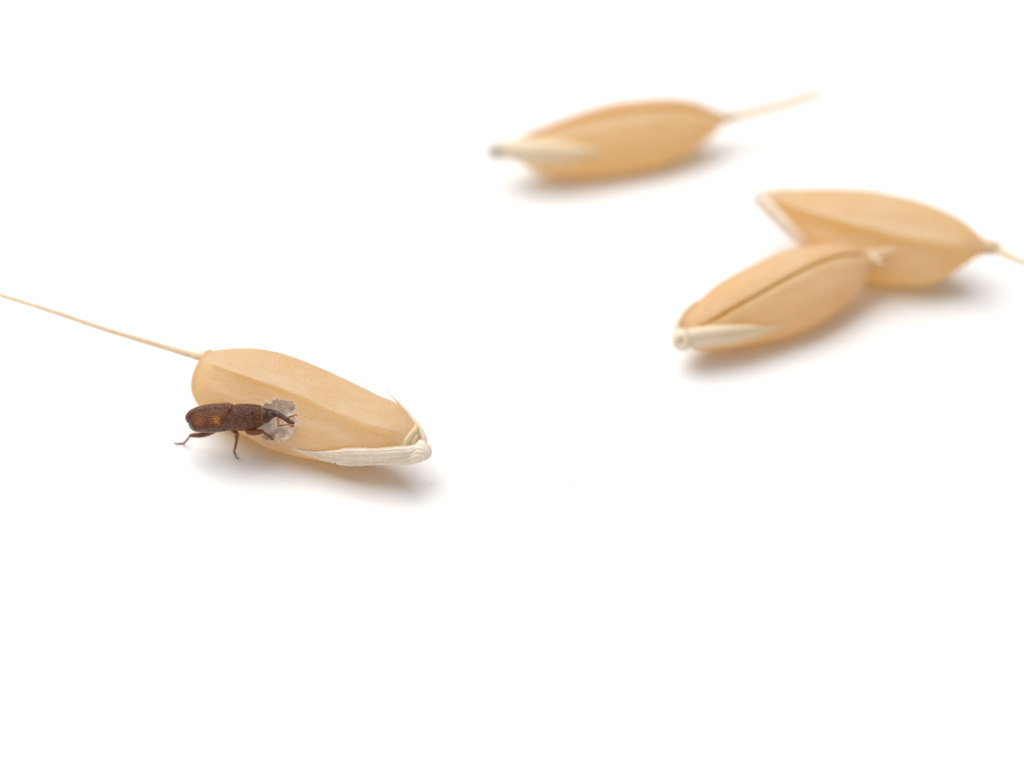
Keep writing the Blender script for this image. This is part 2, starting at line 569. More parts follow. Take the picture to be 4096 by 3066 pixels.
def husk_sheet(g, name, th_a, th_b, nt_, nth, material, root, inset_edges=0.0, hole=None, jig=0.012, scuffs=()):
    t = g.stations(nt_)[:, None]
    k = np.linspace(0, 1, nth)[None, :]
    A = th_a(t) if callable(th_a) else th_a + 0 * t
    B = th_b(t) if callable(th_b) else th_b + 0 * t
    th = A + (B - A) * k
    tt, s, d = g.surface(t, th)
    # the cut edges of each hull half curl slightly inwards
    edge = np.minimum(k, 1 - k) * (B - A)
    cen = (g.top(t) + g.bot(t)) / 2
    shrink = 1 - inset_edges * np.exp(-(edge / 0.05) ** 2)
    s = cen + (s - cen) * shrink
    d = d * shrink
    P = g.to_local(tt.ravel(), s.ravel(), d.ravel())
    nse = vnoise(P * [0.5, 1, 1], 3.0, 1) * 0.6 + vnoise(P * [0.35, 1, 1], 9.0, 2) * 0.25
    rad = P * [0, 1, 1] - np.stack([0 * cen, cen * g.hand, 0 * cen], -1).repeat(nth, 1).reshape(-1, 3)
    rl = np.linalg.norm(rad, axis=1)[:, None] + 1e-6
    P = P + rad / rl * (nse[:, None] * jig * 2.0) * np.clip(rl, 0, 0.3) / 0.3
    if hole is not None:                        # the gnawed pit goes deep into the hull
        q = hole(tt.ravel(), s.ravel())
        q[np.sin(th).ravel() < 0] = 9
        P[:, 2] -= np.where(q < 1.0, 0.06 + 0.72 * np.clip(1 - q ** 3.0, 0, 1) ** 0.85, 0.0)
    scuff_highlight = np.zeros(len(P))
    for (ct, cs, lt, ls, amp, ang) in scuffs:
        dt, ds = tt.ravel() - ct, s.ravel() - cs
        ca, sa = math.cos(ang), math.sin(ang)
        u, v = dt * ca + ds * sa, -dt * sa + ds * ca
        r = np.sqrt((u / lt) ** 2 + (v / ls) ** 2)
        scuff_highlight = np.maximum(scuff_highlight, amp * np.clip(1.2 - r + 1.1 * vnoise(P, 16.0, ct + 5), 0, 1) * (r < 2.4))
    if g.style == 'ridge':                      # paler nerve, with a highlight painted along the ridge crest
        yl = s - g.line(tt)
        scuff_highlight = np.maximum(scuff_highlight, (0.42 * g.rib * np.exp(-((yl - 0.03) / 0.07) ** 2)).ravel() * (0.75 + 0.5 * vnoise(P, 6.0, 11)))
    if hole is not None:                        # bleached, splintered husk round the gnawed edge
        qh = hole(tt.ravel(), s.ravel())
        scuff_highlight = np.maximum(scuff_highlight, np.clip(1.0 - (qh - 1.0) / 0.16 + 1.4 * vnoise(P, 11.0, 12), 0, 1) * 0.6 * (qh < 1.5))
    scuff_highlight[np.sin(th).ravel() < 0] = 0
    l = (tt.ravel() - g.t0) / (g.t1 - g.t0)
    brown = 0.35 * np.clip(1 - l / 0.05, 0, 1) + 0.5 * np.clip((l - 0.95) / 0.05, 0, 1)
    if g.style != 'ridge':
        yl = s - g.line(tt)
        groove = np.exp(-(yl / (0.13 if g.style == 'channel' else 0.07)) ** 2) * (np.sin(th) > 0) * (0.80 if g.style == 'channel' else 0.34)
        brown = np.maximum(brown, groove.ravel())
        if g.style == 'channel':                # paler ribs either side of the brown groove
            scuff_highlight = np.maximum(scuff_highlight, (0.40 * (np.exp(-((yl + 0.30) / 0.12) ** 2) + np.exp(-((yl - 0.26) / 0.10) ** 2)) * (np.sin(th) > 0)).ravel())
    # close the half with an inner wall so that it is a solid body
    nin = 14
    ring = P.reshape(nt_, nth, 3)
    kk = np.linspace(0, 1, nin + 2)[1:-1][None, :, None]
    wall = ring[:, -1:, :] * (1 - kk) + ring[:, :1, :] * kk
    ring = np.concatenate([ring, wall], 1)
    pad = lambda a: np.concatenate([a.reshape(nt_, nth), np.zeros((nt_, nin))], 1).ravel()
    F = grid_faces(nt_, nth + nin, wrap=True)
    if (g.hand < 0):
        F = F[:, ::-1]
    return mesh_obj(name, ring.reshape(-1, 3), F, material, root, attrs={'scuff_highlight': pad(scuff_highlight), 'brown': pad(brown)})

def thin_strip(g, upper, lower, lift, name, root, n=90, m=14, crease=0.06, fray=0.0, material=None, thick=0.016, side=1):
    material = material or (M_GLUME if g is G4 else M_GLUME_CREAM)
    """a papery glume: a curved strip lying on the hull between two surveyed edges"""
    sv = (lambda q: g.local_face(q, lift)) if side > 0 else g.local
    U, L = smooth_line(sv(upper), 200), smooth_line(sv(lower), 200)
    def resample(A):
        seg = np.concatenate([[0], np.cumsum(np.linalg.norm(np.diff(A, axis=0), axis=1))])
        k = np.linspace(0, seg[-1], n)
        return np.stack([np.interp(k, seg, A[:, 0]), np.interp(k, seg, A[:, 1])], -1)
    U, L = resample(U), resample(L)
    if fray:
        ph = np.arange(n)
        j = np.array([noise.noise(Vector((i * 0.35, 3.1, 0))) + 0.6 * noise.noise(Vector((i * 0.9, 8.1, 0))) for i in ph])
        L = L + (U - L) * (np.clip(j, 0, 1) * fray * np.linspace(0, 1, n) ** 2)[:, None]
    k = np.linspace(0, 1, m)
    P = U[:, None] * (1 - k[None, :, None]) + L[:, None] * k[None, :, None]
    t, s = P[..., 0], P[..., 1]
    top, bot = g.top(t), g.bot(t)
    c, w = (top + bot) / 2, (top - bot) / 2
    sc_ = np.clip(s, c - 0.93 * w, c + 0.93 * w)
    tc = np.clip(t, g.t0 + 0.12, g.t1)
    if side > 0:
        d = g.front(tc, sc_)
    else:
        d = np.zeros_like(t)
    wd = np.linalg.norm(U - L, axis=1)[:, None]
    d = d + lift + 0.32 * wd * (4 * k * (1 - k))[None, :] + 0.0
    vein = 0.5 + 0.5 * np.cos(k * 2 * math.pi * 5.5)
    d = d + crease * 0.25 * wd * vein[None, :]
    # let the strip run level along its length
    for _ in range(30):
        d[1:-1] = 0.5 * d[1:-1] + 0.25 * (d[2:] + d[:-2])
    V = g.to_local(t.ravel(), s.ravel(), d.ravel())
    V = V + (vnoise(V, 5.0, 4) * 0.012)[:, None] * np.array([0, 0, 1])
    F = grid_faces(n, m)
    if g.hand < 0:
        F = F[:, ::-1]
    o = mesh_obj(name, V, F, material or M_GLUME, root, attrs={'blend': np.repeat((0.0 if material is M_GLUME else 0.22) + (0.12 if material is M_GLUME else 0.68) * np.linspace(0, 1, n) ** 1.3, m)})
    sol = o.modifiers.new('paper', 'SOLIDIFY')
    sol.thickness = thick * MM
    sol.offset = -1
    return o

def knob(g, centre, r, root, name='stalk_end', stretch=(1.0, 1.0, 1.0), depth=0.0, pit=None, material=None, lumpy=0.10):
    t, s = g.ts(*centre)
    t += depth * g.lean(*centre)
    n, mth = 26, 36
    ph = np.linspace(0.02, math.pi - 0.02, n)[:, None]
    th = np.linspace(0, 2 * math.pi, mth, endpoint=False)[None, :]
    D = np.stack([np.cos(ph) + 0 * th, np.sin(ph) * np.cos(th), np.sin(ph) * np.sin(th)], -1).reshape(-1, 3)
    rr = r * (1 + lumpy * vnoise(D, 1.7, r * 9) + 0.5 * lumpy * vnoise(D, 4.0, 3))
    if pit is not None:
        a = D @ nrm(np.array(pit, float))
        rr = rr * (1 - 0.55 * np.exp(-((1 - a) / 0.07) ** 2)) + 0.02 * np.exp(-((1 - a - 0.16) / 0.06) ** 2)
    V = D * rr[:, None] * np.array(stretch)
    P = g.to_local(t + V[:, 0], s + V[:, 1], depth + V[:, 2])
    F = grid_faces(n, mth, wrap=True)
    if g.hand < 0:
        F = F[:, ::-1]
    return mesh_obj(name, P, F, material or M_KNOB, root)

def local_tube(g, pts, radii, root, name, material, dens=60, seg=18, flat=1.0):
    """pts in world mm"""
    P = smooth_line(np.hstack([np.asarray(pts, float), np.asarray(radii, float)[:, None]]), dens)
    v, f = tube(P[:, :3], P[:, 3], seg, flat)
    v = v - g.O
    L = np.stack([v @ g.a, (v @ g.n1) * g.hand, v @ g.n2], -1)
    return mesh_obj(name, L, f, material, root)

def on_face(g, px, py, lift=0.0):
    t, s = g.ts_face(px, py, lift)
    c, w = (g.top(t) + g.bot(t)) / 2, (g.top(t) - g.bot(t)) / 2
    d = float(g.front(np.array(t), np.clip(np.array(s), c - 0.93 * w, c + 0.93 * w))) + lift
    return g.to_world(np.array([t]), np.array([s]), np.array([d]))[0]

# ---- the gnawed grain with the beetle
G4 = Grain((1700, 1790), (790, 1505),
    top=[(1696, 1775), (1690, 1752), (1666, 1708), (1640, 1668), (1604, 1626), (1560, 1600), (1520, 1586), (1460, 1555), (1380, 1516), (1300, 1478),
         (1220, 1446), (1150, 1421), (1080, 1404), (1020, 1396), (960, 1394), (900, 1397), (862, 1403), (832, 1416), (812, 1440)],
    bot=[(1696, 1775), (1690, 1800), (1660, 1826), (1600, 1846), (1520, 1858), (1420, 1860), (1330, 1851), (1247, 1838), (1165, 1823), (1111, 1808),
         (1057, 1786), (1000, 1754), (940, 1724), (880, 1693), (832, 1660), (797, 1622), (783, 1597), (774, 1573), (771, 1544), (776, 1515), (786, 1489), (803, 1460), (812, 1440)],
    line=[(1640, 1752), (1570, 1726), (1468, 1698), (1392, 1668), (1316, 1638), (1223, 1592), (1126, 1553), (1042, 1524), (957, 1494), (909, 1477), (856, 1455), (825, 1440)],
    depth=0.80, tilt=0.06, style='ridge', rib=1.3)
root4 = empty('rice_grain', G4.matrix())
tag(root4, 'unhusked rice grain with a gnawed hole in its side, beetle at the hole', 'rice grain', 'rice grains scattered on the white surface')

HOLE = smooth_line(G4.local_face([(1106, 1589), (1070, 1597), (1045, 1622), (1030, 1660), (1022, 1700), (1030, 1735), (1060, 1761), (1097, 1768), (1125, 1776), (1150, 1757),
                             (1180, 1730), (1195, 1700), (1192, 1660), (1180, 1622), (1150, 1597), (1106, 1589)]), 300)
HC = HOLE.mean(0)
_ang = np.arctan2(HOLE[:, 1] - HC[1], HOLE[:, 0] - HC[0])
_rad = np.hypot(HOLE[:, 0] - HC[0], HOLE[:, 1] - HC[1])
_o = np.argsort(_ang)
def hole_radius(a):
    r = np.interp(a, _ang[_o], _rad[_o], period=2 * math.pi)
    j = np.array([noise.noise(Vector((3.2 * math.cos(x), 3.2 * math.sin(x), 1.0))) + 0.7 * noise.noise(Vector((9 * math.cos(x), 9 * math.sin(x), 5.0))) for x in np.ravel(a)]).reshape(np.shape(a))
    return r * (0.91 + 0.13 * j)
def hole_q(t, s):
    a = np.arctan2(s - HC[1], t - HC[0])
    r = np.hypot(t - HC[0], s - HC[1])
    q = np.full(np.shape(t), 9.0)
    near = r < 1.2
    q[near] = r[near] / hole_radius(a[near])
    return q

sc4 = [(*G4.ts_face(x, y), lt, ls, amp, an) for x, y, lt, ls, amp, an in (
    (990, 1503, 0.14, 0.035, 0.9, 0.0), (1018, 1516, 0.16, 0.045, 1.0, 0.0), (1045, 1528, 0.12, 0.03, 0.7, 0.0), (1107, 1432, 0.09, 0.06, 0.55, 0.7),
    (1108, 1476, 0.05, 0.03, 0.6, 0.0), (1075, 1570, 0.06, 0.025, 0.6, 0.0), (1172, 1612, 0.10, 0.02, 0.7, 0.9), (1190, 1790, 0.22, 0.03, 0.6, 0.0))]
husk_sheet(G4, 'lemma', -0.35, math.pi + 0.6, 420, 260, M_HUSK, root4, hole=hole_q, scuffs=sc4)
husk_sheet(G4, 'palea', math.pi + 0.52, 2 * math.pi - 0.30, 160, 70, M_HUSK, root4, inset_edges=0.03)
# hollow eaten into the kernel
nq, na = 46, 140
qq = np.concatenate([np.linspace(1.05, 0.9, 10), np.linspace(0.88, 0.004, nq - 10)])[:, None]
aa = np.linspace(-math.pi, math.pi, na, endpoint=False)[None, :]
RR = hole_radius(aa + 0 * qq)
ct, cs = HC[0] + RR * qq * np.cos(aa), HC[1] + RR * qq * np.sin(aa)
cd = G4.front(ct, cs)
cd_s = cd.copy()
bowl = 0.44 * np.clip(1 - qq ** 3.0, 0, 1) ** 0.85
P0 = np.stack([ct, cs, 0 * ct], -1).reshape(-1, 3)
lump = (vnoise(P0, 4.0, 8) * 0.16 + vnoise(P0, 9.0, 9) * 0.08 + vnoise(P0, 22.0, 10) * 0.035).reshape(ct.shape)
cd = cd - 0.012 - bowl + lump * np.clip((1.03 - qq) / 0.12, 0, 1)
cav = mesh_obj('gnawed_hollow', G4.to_local(ct.ravel(), cs.ravel(), cd.ravel()), grid_faces(nq, na, wrap=True), M_CHALK, root4)
cav['label'] = 'chalky whitish hollow gnawed into the kernel'
# torn husk bits and meal crumbs round the rim
def pebble(c, r, seed):
    base = np.array([(1, 0, 0), (-1, 0, 0), (0, 1, 0), (0, -1, 0), (0, 0, 1), (0, 0, -1)], float)
    k = np.random.default_rng(seed).uniform(0.6, 1.4, (6, 1))
    f = [[0, 2, 4], [2, 1, 4], [1, 3, 4], [3, 0, 4], [2, 0, 5], [1, 2, 5], [3, 1, 5], [0, 3, 5]]
    return base * k * r + c, f
bits = []
for i in range(330):
    a = random.uniform(-math.pi, math.pi)
    rim = random.random() < 0.75
    if rim and noise.noise(Vector((2.2 * math.cos(a), 2.2 * math.sin(a), 7.0))) < -0.12:
        continue
    q = random.gauss(0.96, 0.04) if rim else random.uniform(0.3, 0.95)
    R0 = float(hole_radius(np.array([a]))[0])
    t, s = HC[0] + R0 * q * math.cos(a), HC[1] + R0 * q * math.sin(a)
    d = float(G4.front(np.array(t), np.array(s))) - 0.42 * max(0.0, 1 - min(q, 1) ** 3.0) ** 0.85
    bits.append(pebble(np.array([t, s * G4.hand, d + 0.006]), random.uniform(0.008, 0.028) * (1.4 if rim else 1.0), i))
bv, bf = merge(bits)
cr = mesh_obj('meal_crumbs', bv, bf, M_CRUMB, root4, smooth=False)
cr['kind'] = 'stuff'

thin_strip(G4, [(1727, 1813), (1720, 1788), (1706, 1769), (1689, 1764), (1656, 1781), (1595, 1785), (1494, 1793), (1397, 1792), (1341, 1800), (1240, 1806), (1153, 1788)],
               [(1727, 1815), (1720, 1836), (1700, 1851), (1646, 1861), (1494, 1864), (1402, 1868), (1329, 1855), (1240, 1828), (1190, 1808), (1150, 1787)],
               0.05, 'glume', root4, n=160, m=40, crease=0.20, fray=0.45, thick=0.018)
thin_strip(G4, [(1714, 1800), (1712, 1772), (1707, 1744), (1684, 1701), (1646, 1653), (1595, 1604), (1548, 1564)],
               [(1690, 1790), (1678, 1750), (1667, 1720), (1657, 1700), (1634, 1667), (1601, 1628), (1574, 1592)][:-1] + [(1550, 1566)],
               0.03, 'glume', root4, n=90, m=12, crease=0.2, side=-1)
knob(G4, (1692, 1808), 0.25, root4, stretch=(1.0, 1.0, 1.0), depth=0.02, material=M_GLUME, lumpy=0.05)
for pts, rr in (([(1667, 1706, -0.10), (1660, 1726, -0.08), (1643, 1748, -0.09), (1628, 1772, -0.11), (1622, 1800, -0.14)], [0.07, 0.13, 0.15, 0.17, 0.16]),
                ([(1672, 1728, -0.10), (1663, 1752, -0.08), (1653, 1776, -0.09), (1650, 1800, -0.10)], [0.06, 0.11, 0.13, 0.12])):
    local_tube(G4, [on_face(G4, *q) for q in pts], rr, root4, 'rachilla', M_GERM, flat=0.8)
zt = G4.to_world(np.array([G4.ts(812, 1440)[0]]), np.array([G4.ts(812, 1440)[1]]), np.array([0.0]))[0][2]
local_tube(G4, [place(838, 1428, zt + 0.02), place(818, 1426, zt + 0.06), place(793, 1427, zt + 0.09), place(700, 1401, zt + 0.22), place(610, 1374, zt + 0.34), place(407, 1313, zt + 0.62),
                place(203, 1244, zt + 0.88), place(0, 1181, zt + 1.1), place(-260, 1105, zt + 1.35), place(-520, 1035, zt + 1.5)],
           [0.21, 0.165, 0.115, 0.092, 0.085, 0.074, 0.065, 0.058, 0.045, 0.02], root4, 'awn', M_AWN, 160, 14)
knob(G4, (833, 1417), 0.115, root4, 'tip_collar', stretch=(0.8, 1.3, 1.2), material=M_TIP)

# ---- the far grain with the short awn
G1 = Grain((2050, 625), (2925, 475),
    top=[(2052, 590), (2056, 572), (2066, 553), (2144, 519), (2276, 466), (2408, 421), (2540, 398), (2672, 391), (2771, 404), (2837, 429), (2905, 455), (2944, 458), (2952, 474)],
    bot=[(2052, 590), (2060, 622), (2098, 660), (2144, 690), (2210, 704), (2309, 706), (2441, 698), (2540, 684), (2639, 661), (2738, 623), (2804, 583), (2857, 538), (2896, 502), (2934, 492), (2952, 474)],
    line=[(2085, 556), (2160, 528), (2243, 503), (2400, 465), (2540, 443), (2700, 434), (2830, 447), (2920, 468)],
    depth=0.80, style='channel')
root1 = empty('rice_grain', G1.matrix())
tag(root1, 'blurred unhusked rice grain lying alone, short pale awn on its tip', 'rice grain', 'rice grains scattered on the white surface')
seam = G1.seam_theta
husk_sheet(G1, 'lemma', lambda t: G1.seam_theta(t) - 0.03, 2 * math.pi - 0.6, 160, 130, M_HUSK_GOLD, root1, inset_edges=0.05,
           scuffs=[(*G1.ts_face(2590, 610), 0.35, 0.12, 0.35, 0.4)])
husk_sheet(G1, 'palea', -0.66, lambda t: G1.seam_theta(t) + 0.01, 160, 70, M_HUSK_GOLD, root1, inset_edges=0.02)
thin_strip(G1, [(2004, 596), (2014, 574), (2040, 556), (2075, 552), (2177, 560), (2276, 573), (2360, 592), (2430, 612)],
               [(2004, 610), (2014, 636), (2044, 648), (2090, 658), (2177, 661), (2276, 653), (2360, 632), (2430, 614)], 0.05, 'glume', root1, crease=0.2)
thin_strip(G1, [(1980, 580), (2010, 568), (2040, 560), (2100, 535), (2160, 510)], [(1985, 600), (2015, 590), (2050, 580), (2105, 552), (2162, 513)], 0.0, 'glume', root1, n=50, m=8, side=-1)
knob(G1, (1996, 604), 0.29, root1, stretch=(1.3, 1.0, 1.0), depth=0.15, pit=(-0.9, -0.1, 0.4))
z1 = G1.to_world(np.array([G1.ts(2925, 475)[0]]), np.array([G1.ts(2925, 475)[1]]), np.array([0.0]))[0][2]
local_tube(G1, [place(2890, 476, z1), place(2930, 468, z1), place(2965, 460, z1 + 0.05), place(3050, 440, z1 + 0.2), place(3134, 419, z1 + 0.35), place(3210, 396, z1 + 0.5), place(3275, 374, z1 + 0.62)],
           [0.16, 0.155, 0.145, 0.138, 0.134, 0.13, 0.125], root1, 'awn', M_AWN, 90, 14)

knob(G1, (2922, 473), 0.165, root1, 'tip_collar', stretch=(1.6, 1.0, 1.0), material=M_TIP)

# ---- the grain whose tip lies against its neighbour
G2 = Grain((3030, 790), (3975, 985),
    top=[(3040, 786), (3050, 771), (3120, 764), (3287, 755), (3420, 758), (3553, 775), (3687, 808), (3787, 848), (3867, 894), (3927, 947), (3965, 962), (3990, 972), (4002, 990)],
    bot=[(3040, 786), (3050, 830), (3105, 892), (3153, 944), (3207, 985), (3320, 1065), (3430, 1115), (3553, 1140), (3687, 1143), (3753, 1127), (3820, 1088), (3887, 1042), (3927, 1022), (3975, 1018), (4002, 990)],
    line=[(3075, 782), (3133, 802), (3220, 842), (3420, 897), (3620, 947), (3820, 978), (3920, 987)],
    depth=0.80, style='ridge', rib=1.6)
root2 = empty('rice_grain', G2.matrix())
tag(root2, 'unhusked rice grain lying behind another grain, long awn, ridge along its side', 'rice grain', 'rice grains scattered on the white surface')
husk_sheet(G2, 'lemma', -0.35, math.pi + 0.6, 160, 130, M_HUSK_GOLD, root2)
husk_sheet(G2, 'palea', math.pi + 0.52, 2 * math.pi - 0.30, 120, 60, M_HUSK_GOLD, root2, inset_edges=0.03)
thin_strip(G2, [(3042, 770), (3082, 800), (3130, 852), (3186, 914), (3240, 968)], [(3018, 800), (3046, 845), (3096, 896), (3158, 950), (3232, 974)], 0.12, 'glume', root2, crease=0.15, material=M_GLUME)
thin_strip(G2, [(3028, 775), (3060, 762), (3110, 756), (3180, 752)], [(3030, 792), (3062, 780), (3110, 770), (3180, 756)], 0.0, 'glume', root2, n=50, m=8, side=-1)
knob(G2, (3036, 795), 0.20, root2, stretch=(0.9, 1.15, 1.0), depth=0.05)
z2 = G2.to_world(np.array([G2.ts(3975, 990)[0]]), np.array([G2.ts(3975, 990)[1]]), np.array([0.0]))[0][2]
local_tube(G2, [place(3930, 985, z2), place(3965, 990, z2), place(3995, 1004, z2), place(4040, 1026, z2 + 0.05), place(4096, 1052, z2 + 0.1), place(4250, 1120, z2 + 0.25), place(4500, 1225, z2 + 0.5)],
           [0.15, 0.14, 0.12, 0.10, 0.088, 0.075, 0.03], root2, 'awn', M_AWN, 90, 14)

knob(G2, (3962, 990), 0.225, root2, 'tip_collar', stretch=(1.6, 0.95, 1.0), material=M_TIP)

# ---- the grain with the broken tip and a dark seam
G3 = Grain((2735, 1350), (3480, 1030),
    top=[(2720, 1330), (2722, 1290), (2748, 1245), (2795, 1202), (2860, 1145), (2953, 1088), (3050, 1041), (3150, 1002), (3250, 983), (3330, 979), (3400, 988), (3445, 1002), (3490, 1010), (3505, 1030)],
    bot=[(2720, 1330), (2740, 1380), (2800, 1402), (2887, 1398), (3020, 1376), (3153, 1347), (3253, 1307), (3340, 1250), (3420, 1182), (3468, 1118), (3490, 1062), (3505, 1030)],
    line=[(2815, 1302), (2827, 1293), (2920, 1235), (3020, 1180), (3153, 1107), (3253, 1056), (3353, 1021), (3430, 1013), (3480, 1018)],
    depth=0.85, tilt=-0.20, style='seam')
root3 = empty('rice_grain', G3.matrix())
tag(root3, 'awnless unhusked rice grain in front of its neighbour, dark seam and frayed tip', 'rice grain', 'rice grains scattered on the white surface')
husk_sheet(G3, 'lemma', lambda t: G3.seam_theta(t) - 0.02, 2 * math.pi - 0.6, 200, 160, M_HUSK_GOLD, root3, inset_edges=0.10)
husk_sheet(G3, 'palea', -0.66, lambda t: G3.seam_theta(t) + 0.012, 200, 90, M_HUSK_GOLD, root3, inset_edges=0.05)
thin_strip(G3, [(2745, 1318), (2800, 1308), (2920, 1300), (3000, 1300), (3053, 1308), (3110, 1300), (3152, 1291)],
               [(2740, 1400), (2787, 1396), (2880, 1388), (2953, 1373), (3053, 1341), (3110, 1314), (3154, 1294)], 0.05, 'glume', root3, n=110, m=16, crease=0.25)
thin_strip(G3, [(2684, 1345), (2692, 1300), (2720, 1252), (2752, 1222), (2782, 1204)], [(2712, 1345), (2722, 1305), (2742, 1265), (2765, 1236), (2786, 1208)], 0.12, 'glume', root3, n=60, m=8, side=-1)
knob(G3, (2728, 1360), 0.33, root3, stretch=(0.9, 1.0, 0.9), depth=0.25, pit=(-0.55, -0.1, 0.8), material=M_GLUME_CREAM)
z3 = G3.to_world(np.array([G3.ts(3480, 1030)[0]]), np.array([G3.ts(3480, 1030)[1]]), np.array([0.0]))[0][2]
for pts, rr in (([(3455, 1018, 0.1), (3500, 1016, 0.2), (3540, 1008, 0.36), (3578, 996, 0.5)], [0.17, 0.14, 0.11, 0.05]),
                ([(3470, 1030, 0.1), (3500, 1042, 0.12), (3520, 1052, 0.14), (3532, 1060, 0.14)], [0.13, 0.12, 0.09, 0.04]),
                ([(3480, 1024, 0.15), (3515, 1028, 0.22), (3548, 1020, 0.34)], [0.11, 0.09, 0.04])):
    local_tube(G3, [place(x, y, z3 + dz) for x, y, dz in pts], rr, root3, 'frayed_tip', M_FRAY, 24, 10, flat=0.6)

# ------------------------------------------------------------------ the weevil
def zp(x, y):                               # close-up survey coordinates to picture coordinates
    return 650 + x / 3.687, 1540 + y / 3.687
def wpt(x, y, z):
    return place(*zp(x, y), z)
MMZ = 1 / 3.687 / PXMM                      # close-up unit in mm (before perspective)
def body_z(x):                              # height of the body's middle line above the sheet
    return float(np.interp(x, [360, 700, 1050, 1300, 1480, 1700, 1800, 1950], [1.18, 1.32, 1.48, 1.62, 1.68, 1.74, 1.71, 1.64]))

prof = [(410, 600, 655), (418, 568, 686), (434, 528, 702), (458, 478, 713), (500, 408, 716), (560, 362, 713), (700, 330, 706), (850, 314, 694), (950, 316, 678),
        (1006, 336, 668), (1026, 354, 660), (1038, 370, 656), (1046, 366, 658), (1058, 336, 668), (1080, 308, 676), (1130, 287, 679), (1220, 285, 675), (1320, 285, 661), (1400, 293, 630), (1450, 304, 603), (1478, 316, 585),
        (1486, 330, 573), (1505, 333, 573), (1540, 344, 561), (1580, 357, 532), (1620, 369, 500)]
cen = [(x, (a + b) / 2, (b - a) / 2) for x, a, b in prof]
cen += [(1660, 428, 52), (1700, 440, 43), (1750, 464, 37), (1810, 502, 34), (1870, 541, 34), (1912, 567, 32), (1936, 583, 24)]
cpts = np.array([np.append(wpt(x, y, body_z(x)), r * MMZ) for x, y, r in cen])
spine = smooth_line(cpts, 460)
sx = np.interp(np.linspace(0, 1, len(spine)), np.linspace(0, 1, len(cen)), [c[0] for c in cen])
DORSAL_ROLL = math.radians(9)
def body_frames(S):
    C = S[:, :3].copy()
    sg = np.concatenate([[0], np.cumsum(np.linalg.norm(np.diff(C, axis=0), axis=1))])
    u = np.linspace(0, sg[-1], 400)
    D = np.stack([np.interp(u, sg, C[:, i]) for i in range(3)], -1)
    for _ in range(500):
        D[1:-1] = 0.5 * D[1:-1] + 0.25 * (D[2:] + D[:-2])
    D = np.gradient(D, axis=0)
    T = np.stack([np.interp(sg, u, D[:, i]) for i in range(3)], -1)
    T /= np.linalg.norm(T, axis=1)[:, None]
    up = np.array([0, -math.sin(DORSAL_ROLL), math.cos(DORSAL_ROLL)])
    A = up - T * (T @ up)[:, None]
    A /= np.linalg.norm(A, axis=1)[:, None]
    B = np.cross(T, A)
    return T, A, B
T_, A_, B_ = body_frames(spine)
seg = 64
th = np.linspace(0, 2 * math.pi, seg, endpoint=False)
def ring_shape(S, A, B, th, grow=0.0):
    return S[:, None, :3] + (S[:, 3] + grow)[:, None, None] * (np.cos(th)[None, :, None] * A[:, None] + np.sin(th)[None, :, None] * B[:, None])
BV = ring_shape(spine, A_, B_, th)
n = len(spine)
bfaces = grid_faces(n, seg, wrap=True).tolist() + [list(range(seg))[::-1], [(n - 1) * seg + k for k in range(seg)]]
parts = [(BV.reshape(-1, 3), bfaces)]
limb_kind = []

def limb(pts, radii, kind, flat=1.0):
    P = smooth_line(np.hstack([np.asarray(pts, float), np.asarray(radii, float)[:, None]]), 50)
    v, f = tube(P[:, :3], P[:, 3], 18, flat)
    parts.append((v, f))
    limb_kind.extend([kind] * len(v))

L = MMZ
# near hind leg
limb([wpt(800, 660, 0.98), wpt(740, 700, 0.84), wpt(650, 727, 0.74), wpt(560, 742, 0.68), wpt(470, 745, 0.64), wpt(412, 748, 0.62)], [30*L, 30*L, 38*L, 40*L, 36*L, 24*L], 'femur')
limb([wpt(415, 748, 0.62), wpt(385, 785, 0.42), wpt(345, 830, 0.22), wpt(312, 866, 0.045)], [22*L, 19*L, 18*L, 17*L], 'tibia')
limb([wpt(314, 866, 0.05), wpt(285, 862, 0.035), wpt(250, 868, 0.03), wpt(210, 868, 0.03), wpt(185, 858, 0.025), wpt(160, 862, 0.015)], [14*L, 12*L, 14*L, 11*L, 9*L, 6*L], 'tarsus')
# near middle leg
limb([wpt(1020, 640, 1.12), wpt(1050, 685, 1.02), wpt(1085, 705, 0.98), wpt(1095, 745, 0.86), wpt(1092, 792, 0.72)], [40*L, 30*L, 32*L, 34*L, 26*L], 'femur')
limb([wpt(1098, 790, 0.72), wpt(1088, 850, 0.54), wpt(1076, 910, 0.36), wpt(1064, 962, 0.20)], [23*L, 22*L, 20*L, 19*L], 'tibia')
limb([wpt(1062, 955, 0.21), wpt(1056, 985, 0.14), wpt(1068, 1015, 0.08), wpt(1078, 1035, 0.05), wpt(1085, 1062, 0.03), wpt(1104, 1086, 0.022), wpt(1128, 1094, 0.014)], [15*L, 15*L, 15*L, 13*L, 9*L, 8*L, 7*L], 'tarsus')
# near fore leg, its foot on the gnawed rim
limb([wpt(1225, 650, 1.40), wpt(1270, 692, 1.36), wpt(1340, 702, 1.35), wpt(1410, 696, 1.36), wpt(1462, 690, 1.36)], [36*L, 42*L, 48*L, 44*L, 34*L], 'femur')
foot = on_face(G4, *zp(1630, 803), 0.02)
knee = wpt(1470, 690, 1.36)
limb([knee, knee * 0.66 + foot * 0.34, knee * 0.33 + foot * 0.67, foot], [24*L, 20*L, 19*L, 16*L], 'tibia')
